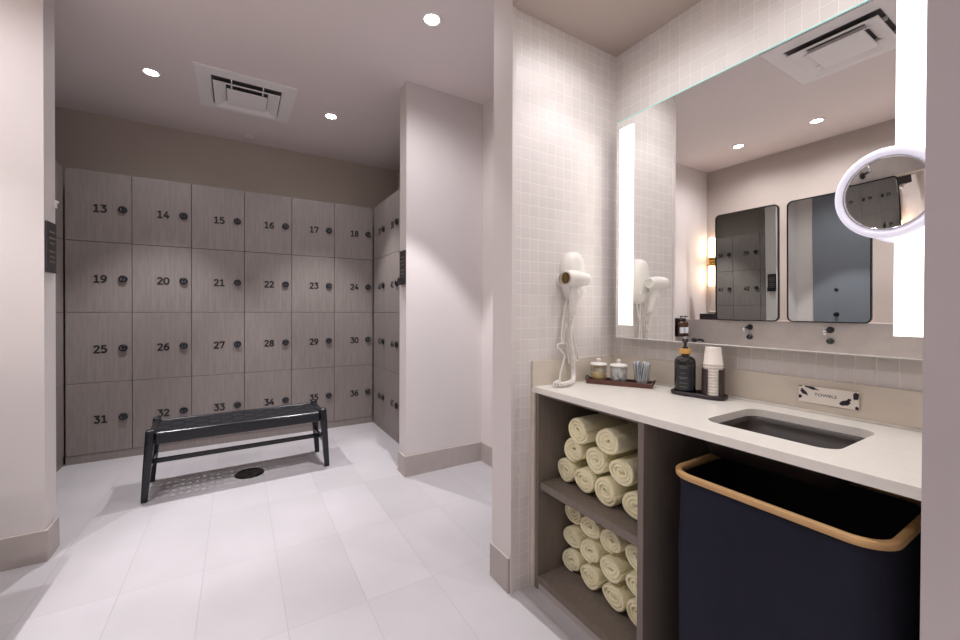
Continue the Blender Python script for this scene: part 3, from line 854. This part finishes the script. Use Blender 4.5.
# the slot widens into a rounded mouth at the top
obj('sleeve', bm, M['holder'], root)
for k in range(11):
    z = zs+.0065+k*.0112
    bm = nb(); lathe(bm, [(.0325, 0), (.0345, .0012), (.0345, .0045), (.0325, .0055), (.0265, .066), (.0258, .0675), (.0, .0675)], 32, cap0=False)
    lathe(bm, [(.0325, 0), (.0318, .004), (.0256, .0665), (0, .0665)], 32, cap0=False)
    w = 'topmost and fully visible' if k == 10 else f'{10-k} below the topmost' if k != 9 else 'just below the topmost'
    tag(obj('paper_cup', bm, M['paper'], None, T(CP.x, CP.y, z)), f'white paper cup upside down in the stack in the dark holder, {w}', 'cup', 'stacked white paper cups')

# ------------------------------------------------------------------ hair dryer
root = thing('hair_dryer', 'white wall-mounted hair dryer with coiled cord on the tiled wall', 'hair dryer', (1.318, Yt, 1.35))
bm = nb(); o = []
def egg(sc_, y):
    r = []
    for k in range(40):
        a = 2*PI*k/40; c, s = math.cos(a), math.sin(a)
        z = .116*s; wx = .062*c*(1+.16*s)
        r.append((wx*sc_, y, z*(1-(1-sc_)*.55)))
    return r
ring_loft(bm, [egg(1.0, -.0005), egg(1.03, -.008), egg(1.0, -.03), egg(.9, -.046), egg(.7, -.056), egg(.35, -.061), egg(.02, -.062)], cap_last=True)
obj('wall_holder', bm, M['white'], root)
RY = Matrix.Rotation(PI/2, 4, 'Y')
bm = nb(); lathe(bm, [(.0, -.050), (.028, -.052), (.033, -.047), (.035, -.030), (.036, .0), (.033, .035), (.028, .065), (.0255, .075), (.022, .075), (.021, .05), (0, .04)], 32, T(-.058, -.092, -.012) @ RY, cap0=False, cap1=False)
lathe(bm, [(.034, -.01), (.03, -.04)], 24, T(-.05, -.055, -.012) @ Matrix.Rotation(PI/2, 4, 'X') @ T(0, 0, -.03), cap0=False, cap1=False)
obj('barrel', bm, M['white'], root)
bm = nb(); lathe(bm, [(.029, -.0535), (.029, -.050), (.023, -.0495)], 32, T(-.058, -.092, -.012) @ RY, 0, cap0=False, cap1=False)
lathe(bm, [(.0, -.0536), (.0245, -.0534)], 32, T(-.058, -.092, -.012) @ RY, 1, cap0=False, cap1=False)
for k in range(-2, 3):
    hl_ = math.sqrt(.022**2-(k*.0085)**2); bx(bm, -.1125, -.1112, -.092+k*.0085-.001, -.092+k*.0085+.001, -.012-hl_, -.012+hl_, mi=0)
obj('intake_grille', bm, [M['gold'], M['dark']], root)
bm = nb(); o = []
for k in range(9):
    f = k/8; z = -.035-.135*f; y = -.088+.030*f; x = -.050+.012*f; w = .021-.008*f+.004*math.sin(f*PI)
    o.append([(x+w*.85*math.cos(2*PI*i/20), y+w*math.sin(2*PI*i/20), z) for i in range(20)])
ring_loft(bm, o, cap_last=True); obj('handle', bm, M['white'], root)
bm = nb(); bx(bm, -.058, -.042, -.1075, -.098, -.085, -.062, .002); obj('switch', bm, M['whitem'], root)
bm = nb(); bx(bm, -.036, .034, -.064, -.052, -.066, -.060, .001); obj('seam', bm, M['whitem'], root)
# cord, in world units relative to the thing
def rel(pts): return [Vector(p)-Vector((1.318, Yt, 1.35)) for p in pts]
bm = nb()
def coil(pts, R, r, pitch):
    pth = spline(pts, 24); ln = 0; out = []
    for i in range(len(pth)):
        if i: ln += (pth[i]-pth[i-1]).length
        d = (pth[min(i+1, len(pth)-1)]-pth[max(i-1, 0)]).normalized()
        u = d.cross(Vector((.3, .2, 1))).normalized(); w = d.cross(u)
        out.append((pth[i], ln, u, w))
    res = []; N = int(ln/pitch*10); j = 0
    for k in range(N):
        s = ln*k/N
        while j < len(out)-2 and out[j+1][1] < s: j += 1
        f = (s-out[j][1])/max(1e-6, out[j+1][1]-out[j][1])
        p = out[j][0].lerp(out[j+1][0], f); a = 2*PI*k/10
        res.append(p+(out[j][2]*math.cos(a)+out[j][3]*math.sin(a))*R)
    tube(bm, res, r, 6)
zk = zc+.0135
coil(rel([(1.280, 1.322, 1.178), (1.278, 1.335, 1.10), (1.290, 1.338, 1.02), (1.302, 1.337, .95), (1.292, 1.325, .90), (1.262, 1.305, zk+.002), (1.215, 1.290, zk), (1.18, 1.285, zk), (1.165, 1.300, zk), (1.185, 1.318, zk), (1.21, 1.325, zk+.004)]), .0084, .0034, .0088)
tube(bm, spline(rel([(1.21, 1.325, zk+.004), (1.225, 1.338, .92), (1.255, 1.352, .965), (1.262, 1.352, 1.0), (1.225, 1.352, 1.03), (1.222, 1.352, 1.045), (1.245, 1.352, 1.05), (1.30, 1.35, 1.042), (1.315, 1.352, 1.0), (1.335, 1.35, .965), (1.345, 1.35, .985), (1.325, 1.352, 1.05), (1.312, 1.355, 1.14), (1.305, 1.36, 1.25)]), 8), .0042, 8)
tube(bm, spline(rel([(1.285, 1.36, 1.25), (1.262, 1.358, 1.18), (1.250, 1.358, 1.09), (1.252, 1.358, 1.055), (1.262, 1.357, 1.07), (1.272, 1.355, 1.14), (1.282, 1.35, 1.0), (1.290, 1.35, .96), (1.31, 1.352, 1.01), (1.30, 1.355, 1.10), (1.325, 1.36, 1.20), (1.33, 1.36, 1.25)]), 8), .004, 8)
obj('cord', bm, M['white'], root)

# ------------------------------------------------------------------ across the room (seen in the mirrors)
bm = nb(); bx(bm, -1.269, -.819, -.6, 2.355, .756, .782, .002)
tag(obj('opposite_countertop', bm, M['counter']), 'white stone countertop along the ledge wall across the room', 'countertop')
bm = nb(); bx(bm, -1.269, -.95, -.6, 2.335, 0, .7555)
tag(obj('opposite_cabinet', bm, M['cab']), 'taupe base cabinet under the countertop across the room', 'cabinet')
for ya, yb, lb in ((1.775, 2.357, 'left of'), (1.13, 1.71, 'right of')):
    root = thing('framed_mirror', f'rounded dark-framed mirror reflected in the large mirror, {lb} the two', 'mirror', (-1.272, (ya+yb)/2, 1.1005), 0, 'dark-framed mirrors on the ledge'); root.rotation_euler = (0, math.radians(1.35), 0)
    w = (yb-ya)/2; h = 1.105
    P = Matrix(((0, 0, 1, 0), (1, 0, 0, 0), (0, 1, 0, 0), (0, 0, 0, 1)))      # local (a,b,c) -> (c, a, b)
    bm = nb(); t_ = bmesh.new()
    slab(t_, rrect(-w, w, 0, h, .045, 8), 0, .024, rrect(-w+.009, w-.009, .009, h-.009, .038, 8)[::-1]); merge(bm, t_, 0, P)
    obj('frame', bm, M['dark'], root)
    bm = nb(); t_ = bmesh.new(); slab(t_, rrect(-w+.008, w-.008, .008, h-.008, .038, 8), .004, .018); merge(bm, t_, 0, P)
    obj('glass', bm, M['mirrort'], root)
for y, lb in ((2.031, 'left'), (1.397, 'right')):
    root = thing('wall_faucet', f'black wall-mounted faucet with a round control below the {lb} framed mirror', 'faucet', (-1.27, y, 1.037), 0, 'black faucets on the ledge wall')
    bm = nb(); lathe(bm, [(.028, 0), (.028, .008), (.012, .010)], 24, RY, cap0=True); tube(bm, [(.008, 0, 0), (.12, 0, -.002)], .0095, 12); obj('spout', bm, M['black'], root)
    bm = nb(); lathe(bm, [(.0115, 0), (.0115, .022), (.008, .023)], 16, T(.121, 0, -.012) @ Matrix.Rotation(PI, 4, 'Y')); lathe(bm, [(.012, 0), (.013, .02), (0, .021)], 16, T(.112, 0, -.002) @ RY); obj('aerator', bm, M['chrome'], root)
    bm = nb(); lathe(bm, [(.026, 0), (.026, .012), (.018, .016), (.016, .04), (0, .041)], 24, T(0, 0, -.097) @ RY); obj('control', bm, M['black'], root)
# sconce
root = thing('wall_sconce', 'lit two-tube wall sconce with brass collar, seen in the large mirror beside the framed mirror', 'wall lamp', (-1.59, 2.59, 1.765))
bm = nb(); lathe(bm, [(0, .05), (.030, .05), (.031, .06), (.031, .27), (.028, .277), (0, .278)], 24, cap0=False); obj('upper_tube', bm, M['tube'], root)
bm = nb(); lathe(bm, [(0, -.278), (.028, -.277), (.031, -.27), (.031, -.06), (.030, -.05), (0, -.05)], 24, cap0=False, cap1=False); obj('lower_tube', bm, M['tube'], root)
bm = nb()
for z in (-.034, 0, .034): lathe(bm, [(.034, z-.014), (.037, z-.011), (.037, z+.011), (.034, z+.014)], 28)
lathe(bm, [(.03, -.05), (.03, .05)], 24); bx(bm, -.0695, 0, -.03, .03, -.045, .045, .003); obj('collar', bm, M['gold'], root)
# tissue box
root = thing('tissue_box', 'dark brown tissue box with a white tissue on the ledge below the sconce', 'tissue box', (-1.45, 2.50, 1.1003), .1)
bm = nb(); bx(bm, -.06, .06, -.115, .115, 0, .066, .003); bx(bm, -.02, .02, -.05, .05, .0655, .0665, mi=1); obj('box', bm, [M['traydark'], M['black']], root)
bm = nb(); o = []
for k in range(6):
    f = k/5; o.append([((.012+.02*f)*math.cos(a)*(1+.3*math.sin(3*a+f)), (.03+.035*f)*math.sin(a), .060+.040*f+.008*f*math.sin(4*a)-.01*f*f) for a in [2*PI*i/24 for i in range(24)]])
ring_loft(bm, o, cap_last=True); obj('tissue', bm, M['paper'], root)
# bottles on the wall
root = thing('bottle_bracket', 'black wall bracket holding two amber bottles beside the ledge, seen in the large mirror', 'bracket', (-1.12, 2.69, .915))
bm = nb(); bx(bm, -.09, .075, -.006, 0, 0, .2, .001, 1); obj('back_plate', bm, M['black'], root)
bm = nb(); bx(bm, -.09, .075, -.082, -.006, 0, .006, .001, 1); obj('shelf', bm, M['black'], root)
for x, lb in ((-1.165, 'further from the opening'), (-1.085, 'nearer the opening')):
    root = thing('amber_bottle', f'amber pump bottle with white label in the black wall bracket, {lb}', 'bottle', (x, 2.645, .9215), 0, 'amber bottles in the wall bracket')
    bm = nb(); lathe(bm, [(0, 0), (.031, 0), (.033, .003), (.033, .135), (.026, .152), (.013, .158), (.013, .168), (0, .168)], 28, cap0=False, cap1=False); obj('body', bm, M['amber2'], root)
    bm = nb(); arc_patch(bm, .0332, -1.3, 1.3, .03, .095); obj('label_sheet', bm, M['labelw'], root)
    bm = nb(); lathe(bm, [(.0135, .168), (.0135, .186), (.005, .188), (.005, .205), (.010, .207), (.010, .220), (0, .221)], 18, cap0=True); tube(bm, [(0, 0, .214), (0, -.032, .213)], .0045, 8); obj('pump', bm, M['black'], root)

# ------------------------------------------------------------------ world, camera, view
w = bpy.data.worlds.new('World'); sc.world = w; w.use_nodes = True
w.node_tree.nodes['Background'].inputs[0].default_value = (.9, .88, .88, 1)
w.node_tree.nodes['Background'].inputs[1].default_value = .2
cam = bpy.data.cameras.new('Camera'); co = bpy.data.objects.new('Camera', cam); C.objects.link(co)
yaw, pitch, roll = .543, -.0069, .0037
F = Vector((math.sin(yaw)*math.cos(pitch), math.cos(yaw)*math.cos(pitch), math.sin(pitch)))
R = Vector((math.cos(yaw), -math.sin(yaw), 0)); U = R.cross(F)
R2 = R*math.cos(roll)+U*math.sin(roll); U2 = -R*math.sin(roll)+U*math.cos(roll)
m = Matrix((R2, U2, -F)).transposed().to_4x4(); m.translation = (0, 0, 1.2)
co.matrix_world = m
cam.sensor_fit = 'HORIZONTAL'; cam.sensor_width = 36; cam.lens = 401.0/960*36
cam.shift_y = -(320-312.58)/960
cam.clip_start = .02
sc.camera = co
sc.view_settings.view_transform = 'Standard'; sc.view_settings.look = 'None'
sc.view_settings.exposure = 0.9; sc.view_settings.gamma = 1
sc.view_settings.use_curve_mapping = False
